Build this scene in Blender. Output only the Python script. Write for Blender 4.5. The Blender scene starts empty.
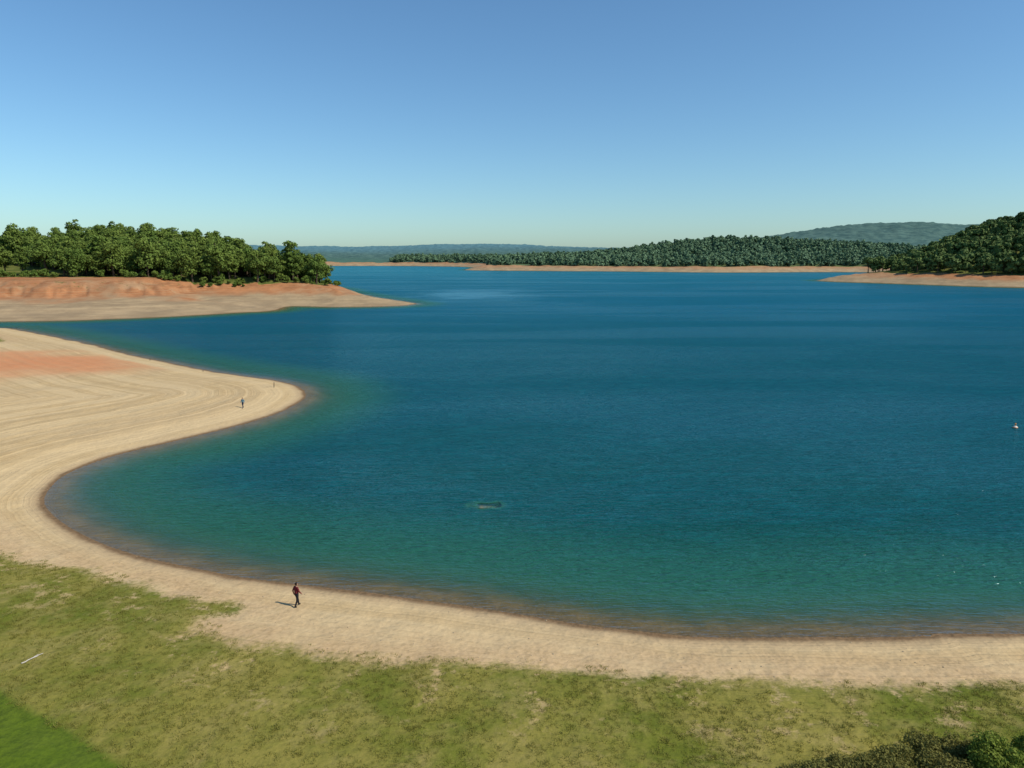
import bpy, math, random
import numpy as np
from mathutils import Vector, Matrix
random.seed(7); rng=np.random.default_rng(11)
scene=bpy.context.scene
H=24.5; F=700.0; PITCH=math.radians(10.4)
cp,sp=math.cos(PITCH),math.sin(PITCH)
def PX(u,v,z=0.0):
    a=(u-512)/F; b=(384-v)/F
    dx=a; dy=cp+b*sp; dz=-sp+b*cp
    t=(z-H)/dz
    return (dx*t,dy*t)
def W(u,d):
    return ((u-512)/F*(d*cp+H*sp),d)

# ---------------------------------------------------------------- numpy helpers
def vnoise(x,y,seed=0):
    xi=np.floor(x).astype(np.int64); yi=np.floor(y).astype(np.int64)
    xf=x-xi; yf=y-yi
    u=xf*xf*(3-2*xf); v=yf*yf*(3-2*yf)
    def h(a,b):
        n=(a*374761393+b*668265263+seed*1442695041)&0x7fffffff
        n=((n^(n>>13))*1274126177)&0x7fffffff
        n=n^(n>>16)
        return (n&0xffff)/65535.0
    return (h(xi,yi)*(1-u)+h(xi+1,yi)*u)*(1-v)+(h(xi,yi+1)*(1-u)+h(xi+1,yi+1)*u)*v
def fbm(x,y,seed=0,o=4):
    r=0;a=.5;t=0
    for i in range(o):
        r=r+a*vnoise(x*2**i+17.3*i,y*2**i-9.1*i,seed+i); t+=a; a*=.5
    return r/t*2-1
def sstep(a,b,x):
    t=np.clip((x-a)/(b-a),0,1); return t*t*(3-2*t)
def catmull(P,n=6):
    P=np.array(P,float); N=len(P); out=[]
    for i in range(N):
        p0,p1,p2,p3=P[(i-1)%N],P[i],P[(i+1)%N],P[(i+2)%N]
        for k in range(n):
            t=k/n
            out.append(.5*((2*p1)+(-p0+p2)*t+(2*p0-5*p1+4*p2-p3)*t*t+(-p0+3*p1-3*p2+p3)*t**3))
    return np.array(out)
def sdf(poly,x,y):
    """positive inside"""
    d2=np.full(x.shape,1e12); ins=np.zeros(x.shape,bool)
    N=len(poly)
    for i in range(N):
        ax,ay=poly[i]; bx,by=poly[(i+1)%N]
        ex,ey=bx-ax,by-ay; L=ex*ex+ey*ey
        if L<1e-9: continue
        wx=x-ax; wy=y-ay
        t=np.clip((wx*ex+wy*ey)/L,0,1)
        qx=wx-t*ex; qy=wy-t*ey
        np.minimum(d2,qx*qx+qy*qy,out=d2)
        if ay!=by:
            c=((ay>y)!=(by>y))&(x<(bx-ax)*(y-ay)/(by-ay)+ax)
            ins^=c
    d=np.sqrt(d2)
    return np.where(ins,d,-d)

# ---------------------------------------------------------------- the lake outline
lake=[(700,100),(400,62),(200,45),(100,41.5)]
lake+=[PX(*p) for p in [(1024,634),(930,636),(840,637.5),(760,638),(690,636),(620,629),(560,621),(500,612),(440,603),(380,595),(300,585),(240,577),(180,565),(130,553),(85,537),(56,518),(44,500),(52,484),(76,469),(120,454),(180,440),(240,425),(285,410),(304,398),(300,388),(282,382),(250,377),(215,372),(180,365),(140,357),(100,347),(60,338),(25,331),(0,328)]]
lake+=[(-200,238),(-270,262),(-330,262),(-300,252.5),(-240,256)]
lake+=[PX(*p) for p in [(0,321.5),(50,321),(100,319.5),(150,317.5),(200,315),(240,312.5),(272,310.8),(290,306.4),(330,307.0),(375,306.6),(405,305.5),(416,303.5)]]
lake+=[W(410,372),W(396,392),W(376,420),W(352,475),W(325,560),W(250,700),W(150,900),W(100,1200),W(200,1500),W(290,1640),W(340,1700),W(400,1690),W(455,1600),W(475,1450)]
lake+=[W(466,1240),W(475,1190),W(520,1160),W(570,1130),W(620,1110),W(680,1060),W(740,1040),W(800,1060),W(850,1060),W(880,1020),W(890,930),W(868,820),W(835,745),W(818,700),W(835,672),W(880,635),W(940,590),W(1024,545),(470,500),(620,450),(800,300)]
LAKE=catmull(lake,4)
grass=[(-230,250),(-190,236),W(-12,212),W(4,200),W(-10,188),(-170,170),(-130,135),(-92,97),(-62,70)]
grass+=[PX(u,v,1.0) for u,v in [(0,546),(60,558),(130,572),(190,588),(240,599),(250,604),(232,609),(205,613),(208,627),(255,638),(330,649),(400,654),(500,658),(600,662),(700,667),(780,671),(860,674),(940,676),(1024,677)]]
grass+=[(60,33.5),(100,31),(200,30),(450,-60),(450,-900),(-900,-900),(-900,220)]
GRASS=catmull(grass,3)
fl=[W(-260,372),W(-100,376),W(0,372),W(60,372),W(110,378),W(160,382),W(210,384),W(260,390),W(300,396),W(326,400),W(330,424),W(318,470),W(250,560),W(100,700),W(-200,700)]
FL=np.array(fl)
viv=[PX(-60,660,1.2),PX(0,690,1.2),PX(60,722,1.2),PX(135,770,1.2),PX(190,820,1.2),(-12,8),(-90,8)]
VIV=np.array(viv)
hills=[(-330,520,110,70,15),(575,730,95,130,52),(500,1480,170,130,37),(250,1420,110,110,8),(820,1500,170,200,18),
       (1480,2750,380,300,96),(1000,2500,420,300,44),(2200,2900,420,500,66),(-1000,3800,900,400,44),(-150,3600,350,350,30),(500,3300,420,300,30),(300,2050,200,160,14),(-2600,3500,900,500,50),(2200,1500,500,500,50),(-1500,1500,600,600,30)]
def terrain(x,y):
    r=np.sqrt(x*x+y*y)
    s=-sdf(LAKE,x,y)
    amp=np.clip(.0035*r,.05,6)
    s=s+amp*fbm(x/6.0,y/6.0,3)*sstep(15,40,r)*np.where(r<420,1,0) + np.where(r>=420,3.5*fbm(x/40,y/40,5),0)
    g=sdf(GRASS,x,y)
    v=sdf(VIV,x,y)
    fw=sstep(234,272,y)
    fw=np.maximum(fw,sstep(330,460,r))
    sl=np.maximum(s,0)
    near=.09*np.minimum(sl,9)+.034*np.clip(sl-9,0,130)+.06*fbm(x/4,y/4,8)*sstep(1,6,sl)+.30*fbm(x/22,y/22,9)*sstep(8,25,sl)
    near=near+.05*np.sin(sl*1.9+1.5*fbm(x/15,y/15,10))*sstep(3,8,sl)
    s2=sl*(1+.35*fbm(x/42,y/42,21))
    far=11.2*(1-np.exp(-s2/35))+1.5*fbm(x/50,y/50,22)*sstep(15,60,sl)+.8*fbm(x/14,y/14,23)*sstep(5,25,sl)
    s3=sl*(1+.20*fbm(x/30,y/30,24))
    top=11.8+.8*fbm(x/60,y/60,25)
    foot=58-30*sstep(-150,-80,x); wid=34-12*sstep(-150,-80,x)
    st=np.clip((s3-foot)/wid,0,1.0); st=1-(1-st)**1.7
    pen=.088*np.minimum(s3,foot)*(1+.5*sstep(-150,-80,x))*1.0
    pen=pen+(top-pen)*st
    gl=1-np.abs(fbm((x+.5*y)/7.5,(y-.2*x)/26,26,3))*3.2
    pen=pen-1.5*np.clip(gl,0,1)*np.sin(np.pi*np.clip(st,0,1))
    wp=np.where(y<650,1-sstep(-30,0,x),0)*sstep(240,262,y)
    far=far*(1-wp)+pen*wp
    far=far+.22*np.sin(far*3.0)*sstep(4,12,sl)
    hh=np.zeros_like(x)
    for cx,cy,sx,sy,h in hills:
        hh+=h*np.exp(-.5*(((x-cx)/sx)**2+((y-cy)/sy)**2))
    hh*=sstep(14,110,sl)*(1+.30*(1-.75*sstep(1800,2300,y))*fbm(x/210,y/210,31))
    # tree-canopy relief of the woods more than 1.8 km away
    hh=hh+sstep(1750,2000,y)*sstep(30,60,sl)*(6+4.5*fbm(x/15,y/40,33,3)+4*fbm(x/140,y/140,36,2))
    z=near*(1-fw)+(far+hh)*fw
    z+=np.where(s>0,5.5*np.exp(-.5*(((x+120)/30)**2+((y-410)/24)**2))*sstep(5,24,sl),0)*(1-.6*sstep(9,12,z))
    su=np.maximum(-s,0)
    bed=-(.05*np.minimum(su,1.2)+.15*np.clip(su-1.2,0,80))
    sx_,sy_=PX(487,505,0)
    n=fbm(x*1.3,y*1.3,41,3)
    dd=((x-sx_)/1.7)**2+((y-sy_)/1.15)**2
    shoal=sstep(1.9,.0,dd+.9*n)
    bed=bed+( -.24-.10*n-bed)*shoal
    z=np.where(s>0,z,bed)
    inleft=(sdf(FL,x,y)>0)&(y>300)
    fn=fbm(x/30,y/30,51)
    gen=((y>480)&(x>-60))|((y>900))
    gen=gen|((x>300)&(y>300))
    forest=np.where(inleft,1.0,0.0)
    forest=np.maximum(forest,np.where(gen,sstep(34,46,s+9*fn),0))
    far_land=np.where((fw>.5),1.0,0.0)
    red=far_land*sstep(3.6,6.0,z+1.3*fn+1.4*fbm(x/9,y/9,53))*np.where(y>650,.6,1)
    tx,ty=-112,150
    red=np.maximum(red,(1-far_land)*sstep(1.15,.35,np.sqrt(((x-tx)/42)**2+((y-ty)/27)**2)+.35*fbm(x/12,y/12,54))*np.where(s>6,1,0))
    return s,z,g,v,red,forest

# ---------------------------------------------------------------- node helpers
class NT:
    def __init__(s,mat):
        mat.use_nodes=True; s.t=mat.node_tree; s.t.nodes.clear()
    def n(s,typ,**k):
        nd=s.t.nodes.new(typ)
        for a,b in k.items(): setattr(nd,a,b)
        return nd
    def l(s,a,b): s.t.links.new(a,b)
    def set(s,sock,v):
        if isinstance(v,bpy.types.NodeSocket): s.l(v,sock)
        else:
            if isinstance(v,(tuple,list)) and len(v)==3 and sock.type=='RGBA': v=(*v,1)
            sock.default_value=v
    def math(s,op,a,b=0.0,c=None,clamp=False):
        nd=s.n('ShaderNodeMath',operation=op); nd.use_clamp=clamp
        s.set(nd.inputs[0],a); s.set(nd.inputs[1],b)
        if c is not None: s.set(nd.inputs[2],c)
        return nd.outputs[0]
    def mix(s,f,a,b,blend='MIX'):
        nd=s.n('ShaderNodeMix',data_type='RGBA',blend_type=blend)
        s.set(nd.inputs[0],f)
        s.set(nd.inputs[6],a); s.set(nd.inputs[7],b)
        return nd.outputs[2]
    def ss(s,x,a,b,lo=0.0,hi=1.0):
        nd=s.n('ShaderNodeMapRange',interpolation_type='SMOOTHSTEP')
        s.set(nd.inputs[0],x); nd.inputs[1].default_value=a; nd.inputs[2].default_value=b
        nd.inputs[3].default_value=lo; nd.inputs[4].default_value=hi
        return nd.outputs[0]
    def attr(s,name):
        nd=s.n('ShaderNodeAttribute'); nd.attribute_name=name; return nd.outputs['Fac']
    def noise(s,vec,scale,detail=3,rough=.55,dist=0.0):
        nd=s.n('ShaderNodeTexNoise'); 
        if vec is not None: s.l(vec,nd.inputs['Vector'])
        nd.inputs['Scale'].default_value=scale; nd.inputs['Detail'].default_value=detail
        nd.inputs['Roughness'].default_value=rough; nd.inputs['Distortion'].default_value=dist
        return nd.outputs[0]
    def noise1(s,w,scale,detail=2,rough=.6):
        nd=s.n('ShaderNodeTexNoise',noise_dimensions='1D'); s.set(nd.inputs['W'],w)
        nd.inputs['Scale'].default_value=scale; nd.inputs['Detail'].default_value=detail; nd.inputs['Roughness'].default_value=rough
        return nd.outputs[0]
    def mapping(s,vec,rot=0,scale=(1,1,1)):
        nd=s.n('ShaderNodeMapping'); s.l(vec,nd.inputs[0]); nd.inputs['Rotation'].default_value=(0,0,rot); nd.inputs['Scale'].default_value=scale
        return nd.outputs[0]
    def bump(s,h,strength,dist,normal=None):
        nd=s.n('ShaderNodeBump'); s.l(h,nd.inputs['Height']); nd.inputs['Strength'].default_value=strength; nd.inputs['Distance'].default_value=dist
        if normal is not None: s.l(normal,nd.inputs['Normal'])
        return nd.outputs[0]
def simple(name,col,rough=.8,col2=None,scale=5,spec=.2):
    m=bpy.data.materials.new(name); t=NT(m)
    o=t.n('ShaderNodeOutputMaterial'); b=t.n('ShaderNodeBsdfPrincipled'); t.l(b.outputs[0],o.inputs[0])
    tc=t.n('ShaderNodeTexCoord').outputs['Object']
    c2=col2 or tuple(c*.7 for c in col)
    t.set(b.inputs['Base Color'],t.mix(t.noise(tc,scale,4),col,c2))
    b.inputs['Roughness'].default_value=rough
    b.inputs['Specular IOR Level'].default_value=spec
    return m

# ---------------------------------------------------------------- ground material
def ground_mat():
    m=bpy.data.materials.new('ground_soil_sand_grass'); t=NT(m)
    o=t.n('ShaderNodeOutputMaterial'); b=t.n('ShaderNodeBsdfPrincipled'); t.l(b.outputs[0],o.inputs[0])
    b.inputs['Roughness'].default_value=.95; b.inputs['Specular IOR Level'].default_value=.10
    pos=t.n('ShaderNodeNewGeometry').outputs['Position']
    sep=t.n('ShaderNodeSeparateXYZ'); t.l(pos,sep.inputs[0]); pz=sep.outputs[2]; py=sep.outputs[1]
    s=t.attr('s'); g=t.attr('g'); v=t.attr('v'); red=t.attr('red'); forest=t.attr('forest'); farm=t.attr('farm')
    nL=t.noise(pos,.035,4); nM=t.noise(pos,.35,4,.6); nF=t.noise(pos,3.0,5,.7); nVF=t.noise(pos,14.0,4,.7)
    sand=t.mix(t.ss(nM,.3,.7),(.59,.435,.230),(.51,.365,.185))
    sand=t.mix(t.ss(nL,.4,.62),sand,(.54,.400,.220))
    sw=t.math('ADD',s,t.math('MULTIPLY',nL,4.0)); sw=t.math('ADD',sw,t.math('MULTIPLY',nM,.4))
    l1=t.noise1(sw,.60,4,.7); l2=t.noise1(sw,2.2,2,.7); l0=t.noise1(sw,.22,2,.5)
    line=t.math('ADD',t.math('MULTIPLY',t.ss(l1,.42,.58),.6),t.math('MULTIPLY',t.ss(l2,.40,.6),.4))
    sand=t.mix(t.math('MULTIPLY',line,.55),sand,(.36,.245,.118))
    sand=t.mix(t.math('MULTIPLY',t.ss(l0,.48,.58),.45),sand,(.62,.470,.265))
    sand=t.mix(t.math('MULTIPLY',t.ss(nF,.52,.72),.22),sand,(.34,.23,.12))
    sand=t.mix(t.math('MULTIPLY',t.ss(nVF,.55,.75),.22),sand,(.60,.475,.29))
    edge=t.ss(g,-5.0,-1.0)
    near_edge=t.math('MULTIPLY',edge,t.ss(nM,.3,.6,.15,.65))
    sand=t.mix(near_edge,sand,t.mix(t.ss(nF,.4,.65),(.53,.365,.20),(.38,.255,.13)))
    fsand=t.mix(t.ss(t.noise(pos,.07,5,.65),.35,.65),(.44,.320,.185),(.30,.220,.130))
    sw2=t.math('ADD',t.math('MULTIPLY',pz,2.2),t.math('MULTIPLY',nM,.6))
    fl=t.noise1(sw2,.9,4,.75)
    flb=t.ss(fl,.40,.60)
    fsand=t.mix(t.math('MULTIPLY',flb,.5),fsand,(.24,.170,.095))
    sand=t.mix(farm,sand,fsand)
    nR=t.noise(pos,.12,5,.65)
    redc=t.mix(t.ss(nR,.35,.65),(.44,.190,.080),(.30,.125,.052))
    redc=t.mix(t.math('MULTIPLY',flb,.40),redc,(.38,.23,.12))
    redc=t.mix(t.math('SUBTRACT',1.0,farm),redc,t.mix(t.math('MULTIPLY',line,.4),(.55,.235,.105),(.48,.28,.14)))
    rf=t.math('MULTIPLY',red,t.ss(t.noise(pos,.06,5,.65),.34,.52,.45,1.0))
    rf=t.math('MAXIMUM',rf,t.math('MULTIPLY',t.math('SUBTRACT',1.0,farm),t.math('MULTIPLY',red,.95)))
    col=t.mix(rf,sand,redc)
    sc=t.math('MULTIPLY',t.ss(t.noise(pos,.22,5,.75),.58,.66),t.math('MULTIPLY',farm,t.ss(pz,6,10)))
    col=t.mix(t.math('MULTIPLY',sc,.75),col,(.11,.12,.035))
    gn=t.noise(pos,.10,6,.65)
    gr=t.mix(t.ss(gn,.40,.60),(.125,.145,.018),(.235,.205,.046))
    gr=t.mix(t.math('MULTIPLY',t.ss(nM,.48,.66),.6),gr,(.285,.235,.072))
    gr=t.mix(t.math('MULTIPLY',t.ss(nF,.48,.70),.35),gr,(.095,.110,.014))
    gr=t.mix(t.math('MULTIPLY',t.ss(nVF,.55,.72),.4),gr,(.30,.26,.09))
    vv=t.ss(t.math('ADD',v,t.math('MULTIPLY',t.math('SUBTRACT',nM,.5),1.2)),-.25,.4)
    gr=t.mix(t.math('MULTIPLY',vv,.9),gr,t.mix(t.ss(nF,.4,.7),(.090,.140,.010),(.055,.095,.008)))
    gw=t.math('ADD',g,t.math('MULTIPLY',t.math('SUBTRACT',t.noise(pos,.28,6,.7),.5),5.0))
    gw=t.math('ADD',gw,t.math('MULTIPLY',t.math('SUBTRACT',nF,.5),1.6))
    gm=t.ss(gw,-.5,1.2)
    bare=t.math('MULTIPLY',t.ss(t.noise(pos,.5,5,.75),.54,.66),t.ss(g,11,1))
    gm=t.math('MULTIPLY',gm,t.math('SUBTRACT',1.0,t.math('MULTIPLY',bare,.75)))
    gm=t.math('MULTIPLY',gm,t.math('SUBTRACT',1.0,farm))
    col=t.mix(gm,col,gr)
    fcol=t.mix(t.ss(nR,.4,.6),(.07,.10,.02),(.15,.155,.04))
    fcol=t.mix(t.ss(py,900,1500),fcol,(.06,.13,.09))  # aerial haze painted in: woodland ground turns bluish with distance
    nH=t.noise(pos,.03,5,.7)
    fcol=t.mix(t.ss(py,1600,2000),fcol,t.mix(t.ss(nH,.38,.62),(.046,.100,.092),(.085,.155,.130)))  # distant canopy colour, haze baked into the base tone
    fcol=t.mix(t.ss(py,2900,3500),fcol,t.mix(t.ss(nH,.35,.65),(.075,.170,.200),(.100,.205,.225)))  # farthest woods palest and bluest, air haze mixed into their colour
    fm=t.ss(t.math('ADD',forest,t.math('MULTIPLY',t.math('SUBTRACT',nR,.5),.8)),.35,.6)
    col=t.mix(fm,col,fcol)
    damp=t.ss(t.math('ADD',s,t.math('MULTIPLY',t.math('SUBTRACT',nM,.5),1.2)),2.0,.5)
    col=t.mix(t.math('MULTIPLY',damp,.55),col,(.34,.235,.135))
    wet=t.ss(t.math('ADD',s,t.math('MULTIPLY',t.math('SUBTRACT',nM,.5),.8)),.90,.15)
    wetc=t.mix(t.ss(nF,.4,.6),(.19,.115,.058),(.12,.072,.036))
    col=t.mix(t.math('MULTIPLY',wet,.9),col,wetc)
    under=t.ss(s,0,-1.0)
    bedc=t.mix(t.ss(nM,.35,.65),(.22,.135,.055),(.15,.095,.036))
    shoal=t.math('MULTIPLY',t.ss(s,-5,-8),t.ss(pz,-1.8,-.7))
    bedc=t.mix(shoal,bedc,t.mix(t.ss(nF,.35,.6),(.50,.33,.15),(.30,.19,.08)))
    col=t.mix(under,col,bedc)
    t.set(b.inputs['Base Color'],col)
    hgt=t.math('ADD',t.math('MULTIPLY',nF,.5),t.math('MULTIPLY',nVF,.2))
    hgt=t.math('ADD',hgt,t.math('MULTIPLY',line,.7))
    hgt=t.math('ADD',hgt,t.math('MULTIPLY',t.math('MULTIPLY',gm,nF),.9))
    bp=t.bump(hgt,.6,.10)
    bp=t.bump(nR,.6,1.2,bp)
    t.l(bp,b.inputs['Normal'])
    return m

# ---------------------------------------------------------------- polar sheet
def rings():
    r=[3.0]
    while r[-1]<9500:
        x=r[-1]
        r.append(x+(max(.24,.0088*x) if x>24 else 1.0))
    return np.array(r)
R=rings()
fine=np.radians(np.linspace(-44,44,780))
coarse=np.radians(np.linspace(44,316,70))[1:-1]
A=np.concatenate([fine,coarse])
nr,na=len(R),len(A)
RR,AA=np.meshgrid(R,A,indexing='ij')
X=(RR*np.sin(AA)).ravel(); Y=(RR*np.cos(AA)).ravel()
S,Z,G,V,RED,FOR=terrain(X,Y)
def sheet(name,X,Y,Z,nr,na,keep=None):
    i=np.arange(nr-1)[:,None]*na; j=np.arange(na)[None,:]; j2=(j+1)%na
    q=np.stack([i+j,i+j2,i+na+j2,i+na+j],-1).reshape(-1,4)
    if keep is not None: q=q[keep[q].any(1)]
    co=np.stack([X,Y,Z],-1)
    used=None
    if keep is not None:
        used=np.unique(q); mp=np.zeros(len(co),int); mp[used]=np.arange(len(used)); q=mp[q]; co=co[used]
    a,b,c=co[q[0,0]],co[q[0,1]],co[q[0,2]]
    if np.cross(b-a,c-a)[2]<0: q=q[:,::-1]
    return co,q,used
def mesh_np(name,co,q,attrs={},smooth=True):
    me=bpy.data.meshes.new(name); k=q.shape[1]
    me.vertices.add(len(co)); me.vertices.foreach_set('co',np.ascontiguousarray(co,dtype=np.float32).ravel())
    me.loops.add(q.size); me.loops.foreach_set('vertex_index',np.ascontiguousarray(q,dtype=np.int32).ravel())
    me.polygons.add(len(q)); me.polygons.foreach_set('loop_start',np.arange(0,q.size,k,dtype=np.int32))
    me.polygons.foreach_set('loop_total',np.full(len(q),k,dtype=np.int32))
    me.polygons.foreach_set('use_smooth',np.full(len(q),smooth,dtype=bool))
    me.update(calc_edges=True)
    for n,(dom,v) in attrs.items():
        at=me.attributes.new(n,'FLOAT',dom); at.data.foreach_set('value',np.ascontiguousarray(v,dtype=np.float32))
    return me
def addobj(name,me,parent=None,coll=None):
    ob=bpy.data.objects.new(name,me); (coll or scene.collection).objects.link(ob)
    if parent: ob.parent=parent
    return ob
co,q,_=sheet('ground',X,Y,Z,nr,na)
c0=len(co); co=np.vstack([co,[0,0,Z[:na].mean()]])
FARM=np.maximum(sstep(234,272,Y),sstep(330,460,np.hypot(X,Y)))
ext=lambda a:np.append(a,a[0])
me=mesh_np('ground',co,q,{k:('POINT',ext(v)) for k,v in dict(s=S,g=G,v=V,red=RED,forest=FOR,farm=FARM).items()})
import bmesh
bm=bmesh.new(); bm.from_mesh(me); bm.verts.ensure_lookup_table()
for j in range(na):
    try:
        f=bm.faces.new((bm.verts[c0],bm.verts[(j+1)%na],bm.verts[j])); f.smooth=True
    except Exception: pass
bm.to_mesh(me); bm.free()
ground=addobj('ground',me); me.materials.append(ground_mat())

# ---------------------------------------------------------------- water
def water_mat():
    m=bpy.data.materials.new('lake_water'); t=NT(m)
    o=t.n('ShaderNodeOutputMaterial')
    pos=t.n('ShaderNodeNewGeometry').outputs['Position']
    sep=t.n('ShaderNodeSeparateXYZ'); t.l(pos,sep.inputs[0])
    dep=t.attr('depth')
    big=t.noise(t.mapping(pos,.25,(.35,1.5,1)),.012,4,.6,.4)
    mid=t.noise(t.mapping(pos,.15,(.5,1.6,1)),.06,3,.6)
    w1=t.noise(t.mapping(pos,-.35,(.42,1.7,1)),1.3,3,.6,.3)
    w2=t.noise(t.mapping(pos,.30,(.6,1.7,1)),3.4,2,.5,.2)
    w3=t.noise(t.mapping(pos,-.15,(.45,1.3,1)),.45,3,.5,.2)
    # a wind-sheltered slick in the lee of the peninsula point
    ex=t.math('DIVIDE',t.math('SUBTRACT',sep.outputs[0],-24.0),46.0); ey=t.math('DIVIDE',t.math('SUBTRACT',sep.outputs[1],455.0),75.0)
    rr=t.math('SQRT',t.math('ADD',t.math('MULTIPLY',ex,ex),t.math('MULTIPLY',ey,ey)))
    rr=t.math('ADD',rr,t.math('MULTIPLY',t.math('SUBTRACT',mid,.5),2.2))
    slick=t.ss(rr,1.15,.3)
    h=t.math('ADD',t.math('MULTIPLY',w1,.85),t.math('MULTIPLY',w2,.15)); h=t.math('ADD',h,t.math('MULTIPLY',w3,.5))
    calm=t.ss(dep,0,1.2,.25,1.0)
    calm=t.math('MULTIPLY',calm,t.math('SUBTRACT',1.0,t.math('MULTIPLY',slick,.5)))
    h=t.math('MULTIPLY',h,calm)
    bpd=t.bump(h,1.0,.70)
    bp=t.bump(h,1.0,.28)
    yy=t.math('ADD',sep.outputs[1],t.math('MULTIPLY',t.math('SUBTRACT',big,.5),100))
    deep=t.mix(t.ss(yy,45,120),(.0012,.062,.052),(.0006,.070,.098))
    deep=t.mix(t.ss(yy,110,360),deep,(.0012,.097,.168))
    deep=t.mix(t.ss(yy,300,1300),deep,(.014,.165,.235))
    deep=t.mix(t.math('MULTIPLY',t.ss(mid,.35,.7),.35),deep,(.001,.074,.100))
    deep=t.mix(t.math('MULTIPLY',t.ss(w3,.45,.68),.30),deep,(.003,.120,.140))  # ripple light painted into the water colour: paler along the waves
    deep=t.mix(t.ss(dep,3.0,.25),deep,(.026,.145,.085))
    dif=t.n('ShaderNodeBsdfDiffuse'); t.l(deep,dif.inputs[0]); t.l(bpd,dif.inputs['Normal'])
    tr=t.n('ShaderNodeBsdfTransparent'); t.set(tr.inputs[0],t.mix(t.ss(dep,0,1.5),(.93,.97,.88),(.25,.66,.45)))
    ms=t.n('ShaderNodeMixShader')
    f=t.math('SUBTRACT',1.0,t.math('POWER',2.71828,t.math('MULTIPLY',dep,-1.35)))
    t.l(f,ms.inputs[0]); t.l(tr.outputs[0],ms.inputs[1]); t.l(dif.outputs[0],ms.inputs[2])
    gl=t.n('ShaderNodeBsdfGlossy'); gl.inputs['Roughness'].default_value=.17; t.l(bp,gl.inputs['Normal']); gl.inputs[0].default_value=(.64,.92,1,1)
    fr=t.n('ShaderNodeFresnel'); fr.inputs[0].default_value=1.33; t.l(bpd,fr.inputs['Normal'])
    lim=t.math('ADD',t.ss(big,.40,.66,.13,.36),t.math('MULTIPLY',slick,.32))
    ff=t.math('MINIMUM',fr.outputs[0],lim)
    ms2=t.n('ShaderNodeMixShader'); t.l(ff,ms2.inputs[0]); t.l(ms.outputs[0],ms2.inputs[1]); t.l(gl.outputs[0],ms2.inputs[2])
    t.l(ms2.outputs[0],o.inputs[0])
    return m
keep=(S<8+.02*RR.ravel())&(Z<1.5+.004*RR.ravel())
cow,qw,used=sheet('w',X,Y,np.zeros(len(X)),nr,na,keep)
dep=np.clip(-Z[used],0,12)
mw=mesh_np('lake_water',cow,qw,{'depth':('POINT',dep)})
water=addobj('lake_water',mw); mw.materials.append(water_mat())

# ---------------------------------------------------------------- foliage
def leafmat(name,c1,c2,c3,trans=.25):
    m=bpy.data.materials.new(name); t=NT(m)
    o=t.n('ShaderNodeOutputMaterial'); b=t.n('ShaderNodeBsdfPrincipled')
    b.inputs['Roughness'].default_value=.7; b.inputs['Specular IOR Level'].default_value=.10
    lv=t.attr('lv'); rnd=t.n('ShaderNodeObjectInfo').outputs['Random']
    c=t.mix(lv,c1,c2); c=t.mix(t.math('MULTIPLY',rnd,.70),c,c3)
    t.set(b.inputs['Base Color'],c)
    if trans<=0:
        t.l(b.outputs[0],o.inputs[0]); return m
    tl=t.n('ShaderNodeBsdfTranslucent'); t.set(tl.inputs[0],c)
    ms=t.n('ShaderNodeMixShader'); ms.inputs[0].default_value=trans
    t.l(b.outputs[0],ms.inputs[1]); t.l(tl.outputs[0],ms.inputs[2]); t.l(ms.outputs[0],o.inputs[0])
    return m
bark=simple('bark',(.11,.08,.055),.95,(.06,.045,.03),3)
def cone_pts(p0,p1,r0,r1,n=6):
    p0=np.array(p0,float);p1=np.array(p1,float); d=p1-p0; d/=np.linalg.norm(d)
    a=np.cross(d,[0,0,1]) if abs(d[2])<.9 else np.cross(d,[1,0,0]); a/=np.linalg.norm(a); b=np.cross(d,a)
    th=np.linspace(0,2*np.pi,n,endpoint=False)
    c=np.cos(th)[:,None]*a+np.sin(th)[:,None]*b
    vs=np.vstack([p0+c*r0,p1+c*r1]); fs=[[i,(i+1)%n,n+(i+1)%n,n+i] for i in range(n)]
    return vs,np.array(fs)
def leaves(centers,radii,n,size,rg,flat=1.0,spread=.7):
    k=rg.integers(0,len(centers),n)
    d=rg.normal(size=(n,3)); d/=np.linalg.norm(d,axis=1)[:,None]
    d[:,2]=np.where(d[:,2]<-.35,-d[:,2],d[:,2])
    rad=radii[k][:,None]*(.60+.45*rg.random((n,1)))
    p=centers[k]+d*rad*np.array([1,1,flat])
    nrm=d+spread*rg.normal(size=(n,3)); nrm/=np.linalg.norm(nrm,axis=1)[:,None]
    a=np.cross(nrm,rg.normal(size=(n,3))); a/=np.linalg.norm(a,axis=1)[:,None]; b=np.cross(nrm,a)
    sz=size*(.55+.9*rg.random((n,1)))
    asp=.5+.5*rg.random((n,1))
    vs=np.stack([p-a*sz,p-b*sz*asp,p+a*sz,p+b*sz*asp],1).reshape(-1,3)
    fs=np.arange(4*n).reshape(-1,4)
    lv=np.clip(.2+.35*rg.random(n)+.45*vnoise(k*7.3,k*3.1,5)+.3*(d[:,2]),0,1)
    return vs,fs,lv
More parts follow.
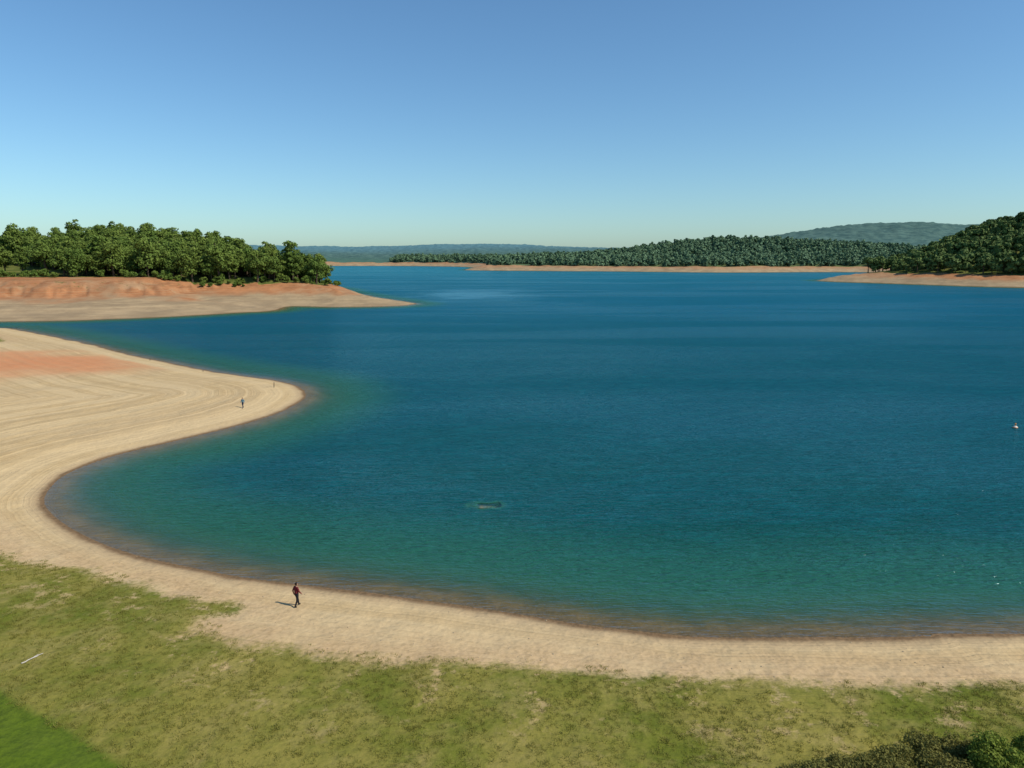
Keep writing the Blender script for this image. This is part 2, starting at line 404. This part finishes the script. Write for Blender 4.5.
def make_tree(name,seed,h,cr,n,size,lm,coll,lobes=16,low=.18,spread=.7,lr=.30):
    rg=np.random.default_rng(seed)
    cz=h*(.5+low/2); hh=h*(.5-low/2)
    C=[];Rd=[]
    for i in range(lobes):
        u=rg.normal(size=3); u/=np.linalg.norm(u); u*=rg.random()**.45
        zz=u[2]
        w=1-.25*max(zz,0)
        C.append([u[0]*cr*.72*w,u[1]*cr*.72*w,cz+zz*hh*.74]); Rd.append(cr*(lr+.20*rg.random()))
    C=np.array(C);Rd=np.array(Rd)
    vs,fs,lv=leaves(C,Rd,n,size,rg,.85,spread)
    V=[vs];Fq=[fs];off=len(vs);mat=[np.zeros(len(fs),int)];LV=[lv]
    segs=[((0,0,-.6*h/13),(.1,.05,h*.35),.028*h,.02*h),((.1,.05,h*.35),(.0,.1,h*.8),.02*h,.006*h)]
    for i in range(6):
        c=C[rg.integers(len(C))]; segs.append(((.08,.05,h*(.2+.35*rg.random())),tuple(c),.011*h,.003*h))
    for p0,p1,a,b in segs:
        v_,f_=cone_pts(p0,p1,a,b); V.append(v_);Fq.append(f_+off);off+=len(v_);mat.append(np.ones(len(f_),int));LV.append(np.zeros(len(f_)))
    me=mesh_np(name,np.vstack(V),np.vstack(Fq),{'lv':('FACE',np.concatenate(LV))},smooth=False)
    me.materials.append(lm);me.materials.append(bark)
    me.polygons.foreach_set('material_index',np.concatenate(mat).astype(np.int32))
    ob=bpy.data.objects.new(name,me); coll.objects.link(ob); return ob
def instancer(name,pts,scale,rot,coll,idx):
    me=bpy.data.meshes.new(name); n=len(pts)
    me.vertices.add(n); me.vertices.foreach_set('co',np.ascontiguousarray(pts,dtype=np.float32).ravel())
    a=me.attributes.new('isc','FLOAT','POINT'); a.data.foreach_set('value',np.ascontiguousarray(scale,dtype=np.float32))
    a=me.attributes.new('irot','FLOAT_VECTOR','POINT'); a.data.foreach_set('vector',np.ascontiguousarray(rot,dtype=np.float32).ravel())
    a=me.attributes.new('idx','INT','POINT'); a.data.foreach_set('value',np.ascontiguousarray(idx,dtype=np.int32))
    ob=addobj(name,me)
    ng=bpy.data.node_groups.new(name+'_scatter','GeometryNodeTree')
    ng.interface.new_socket('Geometry',in_out='INPUT',socket_type='NodeSocketGeometry')
    ng.interface.new_socket('Geometry',in_out='OUTPUT',socket_type='NodeSocketGeometry')
    N=ng.nodes;L=ng.links
    gi=N.new('NodeGroupInput');go=N.new('NodeGroupOutput')
    ci=N.new('GeometryNodeCollectionInfo'); ci.inputs['Collection'].default_value=coll
    ci.inputs['Separate Children'].default_value=True; ci.inputs['Reset Children'].default_value=True
    ip=N.new('GeometryNodeInstanceOnPoints'); ip.inputs['Pick Instance'].default_value=True
    def na_(nm,dt):
        x=N.new('GeometryNodeInputNamedAttribute'); x.data_type=dt; x.inputs['Name'].default_value=nm; return x.outputs['Attribute']
    er=N.new('FunctionNodeEulerToRotation')
    L.new(na_('irot','FLOAT_VECTOR'),er.inputs[0]); L.new(er.outputs[0],ip.inputs['Rotation'])
    L.new(na_('isc','FLOAT'),ip.inputs['Scale']); L.new(na_('idx','INT'),ip.inputs['Instance Index'])
    L.new(gi.outputs[0],ip.inputs['Points']); L.new(ci.outputs[0],ip.inputs['Instance']); L.new(ip.outputs[0],go.inputs[0])
    md=ob.modifiers.new('scatter','NODES'); md.node_group=ng
    return ob
def newcoll(n): return bpy.data.collections.new(n)
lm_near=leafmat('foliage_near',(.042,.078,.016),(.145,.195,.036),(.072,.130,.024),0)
lm_mid=leafmat('foliage_mid_hazed',(.050,.092,.030),(.130,.185,.050),(.085,.135,.040),0)  # greens carry a slight painted haze tint, bluer than the near leaves
lm_far=leafmat('foliage_far_hazed',(.085,.155,.088),(.115,.190,.100),(.095,.170,.096),0)  # low-contrast bluish greens: distance haze built into the leaf colour
cN=newcoll('tree_kinds_near'); cM=newcoll('tree_kinds_mid'); cF=newcoll('tree_kinds_far')
TH=[20,17,22,16,19,15,21,18]; TR=[7.4,7.6,7.0,6.4,8.4,6.8,6.2,8.0]
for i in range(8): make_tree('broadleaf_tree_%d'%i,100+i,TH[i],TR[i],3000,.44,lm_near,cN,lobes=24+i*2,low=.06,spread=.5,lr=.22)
make_tree('bush_small',130,4.0,2.6,900,.35,lm_near,cN,lobes=9,low=.0)
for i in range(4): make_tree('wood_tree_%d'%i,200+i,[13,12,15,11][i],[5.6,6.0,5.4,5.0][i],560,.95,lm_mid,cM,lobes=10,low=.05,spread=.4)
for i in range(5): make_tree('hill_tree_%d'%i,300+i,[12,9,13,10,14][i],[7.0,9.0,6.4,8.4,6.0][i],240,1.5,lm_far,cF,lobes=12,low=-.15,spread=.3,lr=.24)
def scatter(x0,x1,y0,y1,sp_,filt,smin,smax,nidx,jit=.45,bear=42):
    gx,gy=np.meshgrid(np.arange(x0,x1,sp_),np.arange(y0,y1,sp_)); gx=gx.ravel().astype(float);gy=gy.ravel().astype(float)
    gx+=rng.uniform(-jit,jit,len(gx))*sp_; gy+=rng.uniform(-jit,jit,len(gy))*sp_
    k=np.abs(np.degrees(np.arctan2(gx,gy)))<bear; gx,gy=gx[k],gy[k]
    s,z,g,v,red,fo=terrain(gx,gy)
    k=filt(gx,gy,s,z,g,v,fo); gx,gy,z=gx[k],gy[k],z[k]
    n=len(gx)
    rot=np.stack([rng.normal(0,.04,n),rng.normal(0,.04,n),rng.uniform(0,6.28,n)],-1)
    return np.stack([gx,gy,z],-1),rng.uniform(smin,smax,n),rot,rng.integers(0,nidx,n)
def flt(x,y,s,z,g,v,fo):
    d=sdf(FL,x,y); b=(x/(y*cp+H*sp))*F+512
    clearing=(b<62)&(y<428)
    return (d>1.0)&(d<90)&(s>10)&(~clearing|(rng.random(len(x))<.14))
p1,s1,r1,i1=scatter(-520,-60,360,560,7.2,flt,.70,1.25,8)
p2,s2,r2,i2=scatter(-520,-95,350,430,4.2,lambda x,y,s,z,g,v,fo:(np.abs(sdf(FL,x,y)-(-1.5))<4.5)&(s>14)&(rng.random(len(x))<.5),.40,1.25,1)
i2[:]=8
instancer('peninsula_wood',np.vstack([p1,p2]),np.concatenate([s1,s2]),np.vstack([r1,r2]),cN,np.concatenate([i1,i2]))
P,Sc,Ro,Ix=scatter(250,900,420,1010,8.4,lambda x,y,s,z,g,v,fo:(fo>.5)&(np.hypot(x,y)<1150),.6,1.35,4)
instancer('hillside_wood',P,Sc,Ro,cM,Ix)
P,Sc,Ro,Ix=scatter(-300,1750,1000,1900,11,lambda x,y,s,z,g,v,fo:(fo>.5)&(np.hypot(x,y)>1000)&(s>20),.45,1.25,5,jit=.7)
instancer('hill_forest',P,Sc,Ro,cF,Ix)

# ---------------------------------------------------------------- grass tufts & pebbles
cg=newcoll('grass_kinds')
gm1=leafmat('grass_blades',(.16,.175,.026),(.30,.265,.075),(.22,.205,.042),.3)
for k in range(4):
    rg=np.random.default_rng(500+k); vs=[];n=16
    for i in range(n):
        a=rg.uniform(0,6.28); rr=rg.uniform(0,.15); bx,by=rr*math.cos(a),rr*math.sin(a)
        hgt=rg.uniform(.03,.10); w=.013; lean=rg.uniform(.3,1.0)*hgt; t2=rg.uniform(0,6.28)
        ex,ey=math.cos(t2)*w,math.sin(t2)*w
        tx,ty=bx+lean*math.cos(a),by+lean*math.sin(a)
        vs+=[(bx-ex,by-ey,-.01),(bx+ex,by+ey,-.01),(tx+ex*.3,ty+ey*.3,hgt),(tx-ex*.3,ty-ey*.3,hgt)]
    me=mesh_np('grass_tuft_%d'%k,np.array(vs),np.arange(4*n).reshape(-1,4),{'lv':('FACE',rg.random(n))},False); me.materials.append(gm1)
    cg.objects.link(bpy.data.objects.new('grass_tuft_%d'%k,me))
n=70000
gx=rng.uniform(-50,44,n); gy=rng.uniform(24,66,n)
k=np.abs(np.degrees(np.arctan2(gx,gy)))<42; gx,gy=gx[k],gy[k]
s,z,g,v,_,_=terrain(gx,gy)
edge=g+1.8*fbm(gx/2.5,gy/2.5,77)
k=(edge>.2)&(v<.3)&(rng.random(len(gx))<np.clip(.34+.5*fbm(gx/3,gy/3,78)+.08*np.minimum(edge,3),.04,1))
gx,gy,z=gx[k],gy[k],z[k]; n=len(gx)
instancer('grass',np.stack([gx,gy,z],-1),rng.uniform(.6,1.35,n),np.stack([np.zeros(n),np.zeros(n),rng.uniform(0,6.28,n)],-1),cg,rng.integers(0,4,n))
cr_=newcoll('pebble_kinds'); pm=simple('pebble_stone',(.46,.36,.23),.9,(.28,.21,.13),9)
for k in range(4):
    bm=bmesh.new(); bmesh.ops.create_icosphere(bm,subdivisions=2,radius=.05)
    rg=np.random.default_rng(600+k)
    for vv in bm.verts:
        vv.co*=1+.35*(rg.random()-.5); vv.co.z*=.6
    me=bpy.data.meshes.new('pebble_%d'%k); bm.to_mesh(me); bm.free(); me.materials.append(pm)
    cr_.objects.link(bpy.data.objects.new('pebble_%d'%k,me))
n=34000
gx=rng.uniform(-60,44,n); gy=rng.uniform(30,110,n)
s,z,g,v,_,_=terrain(gx,gy)
dens=np.where((g<.5)&(s>.1),.04+.40*np.exp(-np.abs(g+2)/1.8)*(fbm(gx/2,gy/2,90)>-.1)+.25*np.exp(-s/1.0),0)
k=(rng.random(len(gx))<dens)&(np.abs(np.degrees(np.arctan2(gx,gy)))<42)
gx,gy,z=gx[k],gy[k],z[k]; n=len(gx)
instancer('beach_pebbles',np.stack([gx,gy,z+.005],-1),.35+1.1*rng.random(n)**4,rng.uniform(0,6.28,(n,3))*np.array([.1,.1,1]),cr_,rng.integers(0,4,n))

# ---------------------------------------------------------------- shrubs bottom right
def zat(x,y): 
    return float(terrain(np.array([x],float),np.array([y],float))[1][0])
lm_b=leafmat('shrub_leaves',(.075,.115,.015),(.22,.28,.045),(.16,.19,.03),.3)
lm_s=leafmat('scrub_leaves',(.085,.090,.020),(.22,.21,.055),(.16,.15,.040),.25)
def shrub(name,x,y,h,cr,n,size,lm,seed,lobes=14):
    c=newcoll('tmp'); ob=make_tree(name,seed,h,cr,n,size,lm,c,lobes=lobes,low=-.25); 
    scene.collection.objects.link(ob); ob.location=(x,y,zat(x,y)-.05); return ob
bx,by=PX(998,755,1.9); shrub('green_bush',bx,by,1.8,1.35,9000,.055,lm_b,31,26)
bx,by=PX(1043,745,1.9); shrub('green_bush',bx,by,1.6,1.2,8000,.055,lm_b,32,24)
for k,(u,v_,h,c) in enumerate([(935,752,.6,1.2),(900,748,.45,1.1),(868,756,.4,1.1),(925,733,.32,.9),(962,738,.45,1.0),(820,764,.28,1.1),(955,766,.7,1.2),(895,770,.6,1.2),(845,758,.25,.9),(795,770,.2,.9),(940,742,.4,1.0)]):
    bx,by=PX(u,v_,1.6); shrub('scrub_bush',bx,by,h,c,3200,.045,lm_s,40+k,18)

# ---------------------------------------------------------------- people
def skin_chain(name,pts,edges,rad,sub=2):
    me=bpy.data.meshes.new(name); me.from_pydata(pts,edges,[]); ob=addobj(name,me)
    md=ob.modifiers.new('sk','SKIN'); md.use_smooth_shade=True
    for i,r in enumerate(rad):
        sv=me.skin_vertices[0].data[i]; sv.radius=(r,r) if not isinstance(r,tuple) else r; sv.use_root=(i==0)
    sb=ob.modifiers.new('sub','SUBSURF'); sb.levels=sub; sb.render_levels=sub
    dg=bpy.context.evaluated_depsgraph_get(); ev=ob.evaluated_get(dg)
    m2=bpy.data.meshes.new_from_object(ev); bpy.data.objects.remove(ob); return m2
def person(name,x,y,heading,height,cols,seed=0,jacket=True):
    skin,hair,top,pants,shoe=cols
    root=bpy.data.objects.new(name,None); scene.collection.objects.link(root)
    J=dict(pelvis=((0,0,.97),(.155)),spine=((0,0,1.13),(.135)),chest=((.01,0,1.31),(.165)),neck=((.015,0,1.475),.058),hb=((.03,0,1.55),.07),head=((.04,0,1.645),.098),top=((.03,0,1.715),.07),
      shL=((0,.185,1.41),.07),elL=((-.11,.24,1.15),.055),wrL=((-.06,.25,.91),.034),haL=((-.03,.25,.85),.033),
      shR=((0,-.185,1.41),.07),elR=((.06,-.24,1.15),.055),wrR=((.22,-.23,.96),.034),haR=((.27,-.22,.91),.033),
      hiL=((0,.095,.90),.11),knL=((.14,.10,.52),.075),anL=((.19,.10,.105),.05),toL=((.35,.115,.04),.035),heL=((.16,.10,.045),.036),
      hiR=((0,-.095,.90),.11),knR=((-.03,-.10,.50),.075),anR=((-.22,-.10,.13),.05),toR=((-.09,-.115,.04),.035),heR=((-.27,-.10,.09),.034))
    names=list(J); E=[('pelvis','spine'),('spine','chest'),('chest','neck'),('neck','hb'),('hb','head'),('head','top'),('chest','shL'),('shL','elL'),('elL','wrL'),('wrL','haL'),('chest','shR'),('shR','elR'),('elR','wrR'),('wrR','haR'),
       ('pelvis','hiL'),('hiL','knL'),('knL','anL'),('anL','toL'),('anL','heL'),('pelvis','hiR'),('hiR','knR'),('knR','anR'),('anR','toR'),('anR','heR')]
    pts=[J[n][0] for n in names]; rad=[J[n][1] for n in names]; ed=[(names.index(a),names.index(b)) for a,b in E]
    me=skin_chain('body',pts,ed,rad)
    for m in [skin,hair,top,pants,shoe]: me.materials.append(m)
    lab={('neck','hb'):0,('hb','head'):0,('head','top'):0,('wrL','haL'):0,('wrR','haR'):0}
    for p in me.polygons:
        c=np.array(p.center); best=1e9;mt=2
        for a,b in E:
            A_=np.array(J[a][0]);B_=np.array(J[b][0]); d=B_-A_; t=np.clip(np.dot(c-A_,d)/np.dot(d,d),0,1); dd=np.linalg.norm(c-A_-t*d)
            if dd<best:
                best=dd
                if (a,b) in lab: mt=0
                elif a.startswith('an') : mt=4
                elif a[:2] in('hi','kn') or (a=='pelvis' and b!='spine'): mt=3
                else: mt=2
        if mt==2 and c[2]<1.0 and abs(c[1])<.2 and c[0]<.15: mt=3 if c[2]<.93 else 2
        if mt==0 and c[2]>1.5 and (c[2]>1.70 or (c[0]<.02 and c[2]>1.56) ): mt=1
        p.material_index=mt
    bo=addobj('body',me,root)
    def ball(nm,loc,sc,mat):
        bm=bmesh.new(); bmesh.ops.create_uvsphere(bm,u_segments=12,v_segments=8,radius=1)
        for v_ in bm.verts: v_.co=Vector((v_.co.x*sc[0],v_.co.y*sc[1],v_.co.z*sc[2]))+Vector(loc)
        m=bpy.data.meshes.new(nm); bm.to_mesh(m); bm.free(); m.materials.append(mat)
        for p in m.polygons:p.use_smooth=True
        return addobj(nm,m,root)
    for sgn,sd in((1,'l'),(-1,'r')):
        ball('eye_'+sd,(.128,sgn*.032,1.645),(.01,.014,.009),eye_m)
        ball('ear_'+sd,(.035,sgn*.098,1.635),(.018,.01,.03),skin)
    ball('nose',(.142,0,1.622),(.016,.012,.022),skin)
    ball('mouth',(.130,0,1.588),(.008,.024,.006),lip_m)
    hc=ball('hair',(.022,0,1.668),(.108,.102,.098),hair)
    bm=bmesh.new(); bm.from_mesh(hc.data)
    bmesh.ops.delete(bm,geom=[v_ for v_ in bm.verts if (v_.co.x>.06 and v_.co.z<1.70) or v_.co.z<1.60],context='VERTS')
    bm.to_mesh(hc.data); bm.free()
    for sd in('L','R'):
        h=Vector(J['ha'+sd][0]); w=Vector(J['wr'+sd][0]); d=(h-w).normalized(); side=Vector((1,0,0)) if sd=='L' else Vector((.5,0,.8)); side=(side-d*side.dot(d)).normalized(); inn=Vector((0,-1 if sd=='L' else 1,0))
        for i,(o,L) in enumerate([(.026,.065),(.009,.075),(-.009,.07),(-.026,.055)]):
            p0=h+side*o; p1=p0+d*L*.5; p2=p1+d*L*.35+inn*.012; p3=p2+d*L*.2+inn*.015
            fm=skin_chain('f',[tuple(p0),tuple(p1),tuple(p2),tuple(p3)],[(0,1),(1,2),(2,3)],[.0095,.009,.008,.006],1); fm.materials.append(skin); addobj('finger_%s_%d'%(sd.lower(),i+1),fm,root)
        p0=w+(h-w)*.4+side*.02; p1=p0+side*.028+d*.02; p2=p1+d*.028+side*.006
        fm=skin_chain('t',[tuple(p0),tuple(p1),tuple(p2)],[(0,1),(1,2)],[.011,.01,.008],1); fm.materials.append(skin); addobj('thumb_'+sd.lower(),fm,root)
    k=height/1.775
    root.scale=(k,k,k); root.rotation_euler=(0,0,heading); root.location=(x,y,zat(x,y)-.005)
    return root
eye_m=simple('eye_dark',(.03,.02,.015),.3); lip_m=simple('lips',(.35,.12,.10),.6)
skin_m=simple('skin_tone',(.45,.26,.18),.55,(.38,.21,.14)); hair_m=simple('hair_dark',(.02,.014,.01),.7)
px_,py_=PX(297,603,.6)
person('walking_person',px_,py_,math.radians(50),1.82,(skin_m,hair_m,simple('jacket_maroon',(.18,.025,.028),.9,(.09,.014,.016),20),simple('trousers_black',(.014,.014,.018),.9),simple('shoes_black',(.02,.02,.02),.6)))
px_,py_=PX(243,407,.7)
person('strolling_person',px_,py_,math.radians(250),1.75,(skin_m,hair_m,simple('shirt_blue_grey',(.12,.24,.30),.9),simple('trousers_navy',(.04,.05,.08),.9),simple('shoes_grey',(.1,.1,.1),.6)))

# ---------------------------------------------------------------- small things
def lathe(name,prof,mats,seg=20,parent=None):
    bm=bmesh.new(); rings_=[]
    for r,z in prof: rings_.append([bm.verts.new((r*math.cos(2*math.pi*i/seg),r*math.sin(2*math.pi*i/seg),z)) for i in range(seg)])
    for a,b in zip(rings_,rings_[1:]):
        for i in range(seg): bm.faces.new((a[i],a[(i+1)%seg],b[(i+1)%seg],b[i])).smooth=True
    bm.faces.new(rings_[-1]); bm.faces.new(rings_[0][::-1])
    me=bpy.data.meshes.new(name); bm.to_mesh(me); bm.free(); me.materials.append(mats); return addobj(name,me,parent)
bx,by=PX(1015,428,0)
buoy=bpy.data.objects.new('mooring_buoy',None); scene.collection.objects.link(buoy); buoy.location=(bx,by,0)
wm=simple('buoy_white',(.75,.70,.62),.4); om=simple('buoy_orange',(.75,.30,.08),.4)
lathe('float',[(.1,-.2),(.28,-.08),(.34,.08),(.30,.2),(.18,.3),(.12,.34)],wm,parent=buoy)
lathe('band',[(.345,.04),(.36,.07),(.355,.13),(.335,.15)],om,parent=buoy)
lathe('mast',[(.12,.345),(.07,.40),(.06,.55),(.12,.57),(.12,.68),(.03,.72)],om,parent=buoy)
def branch(name,p,q_,r,mat,seed):
    rg=random.Random(seed); p=Vector(p);q_=Vector(q_); n=7; pts=[];rad=[]
    for i in range(n):
        t=i/(n-1); c=p.lerp(q_,t); c+=Vector((rg.uniform(-.04,.04),rg.uniform(-.04,.04),rg.uniform(0,.04))); pts.append(tuple(c)); rad.append(r*(1-.6*t))
    e=[(i,i+1) for i in range(n-1)]
    b=Vector(pts[3]); pts.append(tuple(b+(q_-p).normalized()*.2+Vector((.06,.12,.06)))); rad.append(r*.3); e.append((3,n))
    m=skin_chain(name,pts,e,rad,1); m.materials.append(mat); return addobj(name,m)
a=PX(21,661,1.2);b=PX(43,652,1.2)
branch('driftwood_branch',(a[0],a[1],zat(*a)+.05),(b[0],b[1],zat(*b)+.06),.045,simple('bleached_wood',(.58,.53,.46),.8,(.40,.36,.30)),3)
wd=simple('post_wood',(.10,.075,.05),.9)
def stake(u,v_,h):
    x,y=PX(u,v_,.3); o=lathe('wooden_stake',[(.07,-.3),(.065,h*.5),(.06,h-.06),(.04,h)],wd,seg=8); o.location=(x,y,zat(x,y)); o.rotation_euler=(.04,.06,.5)
stake(274,388,1.0); stake(150,360,.5); stake(203,371,.5)

# ---------------------------------------------------------------- light, sky, camera
EL=math.radians(44); AZ=math.radians(112)
w=bpy.data.worlds.new('World'); scene.world=w; w.use_nodes=True; nt=w.node_tree; nt.nodes.clear()
sky=nt.nodes.new('ShaderNodeTexSky'); sky.sky_type='NISHITA'; sky.sun_disc=False; sky.sun_elevation=EL; sky.sun_rotation=AZ
sky.air_density=1.0; sky.dust_density=.6; sky.ozone_density=1.7; sky.altitude=0
mu=nt.nodes.new('ShaderNodeMix'); mu.data_type='RGBA'; mu.blend_type='MULTIPLY'; mu.inputs[0].default_value=1; mu.inputs[7].default_value=(.77,1.05,1.21,1)
hs=nt.nodes.new('ShaderNodeHueSaturation'); hs.inputs['Saturation'].default_value=1.02
bg=nt.nodes.new('ShaderNodeBackground'); bg.inputs[1].default_value=.110
wo=nt.nodes.new('ShaderNodeOutputWorld'); nt.links.new(sky.outputs[0],mu.inputs[6]); nt.links.new(mu.outputs[2],hs.inputs['Color']); nt.links.new(hs.outputs[0],bg.inputs[0]); nt.links.new(bg.outputs[0],wo.inputs[0])
sl=bpy.data.lights.new('sun','SUN'); sl.energy=4.5; sl.angle=math.radians(.53); sl.color=(1,.92,.79)
so=bpy.data.objects.new('sun',sl); scene.collection.objects.link(so)
d=Vector((math.sin(AZ)*math.cos(EL),math.cos(AZ)*math.cos(EL),math.sin(EL)))
so.rotation_euler=d.to_track_quat('Z','Y').to_euler(); so.location=d*100
cam=bpy.data.cameras.new('camera'); cam.lens=F/1024*36; cam.sensor_width=36; cam.clip_end=30000; cam.clip_start=.1
coo=bpy.data.objects.new('camera',cam); scene.collection.objects.link(coo); coo.location=(0,0,H); coo.rotation_euler=(math.pi/2-PITCH,0,0)
scene.camera=coo
scene.view_settings.view_transform='Standard'; scene.view_settings.look='None'; scene.view_settings.exposure=0
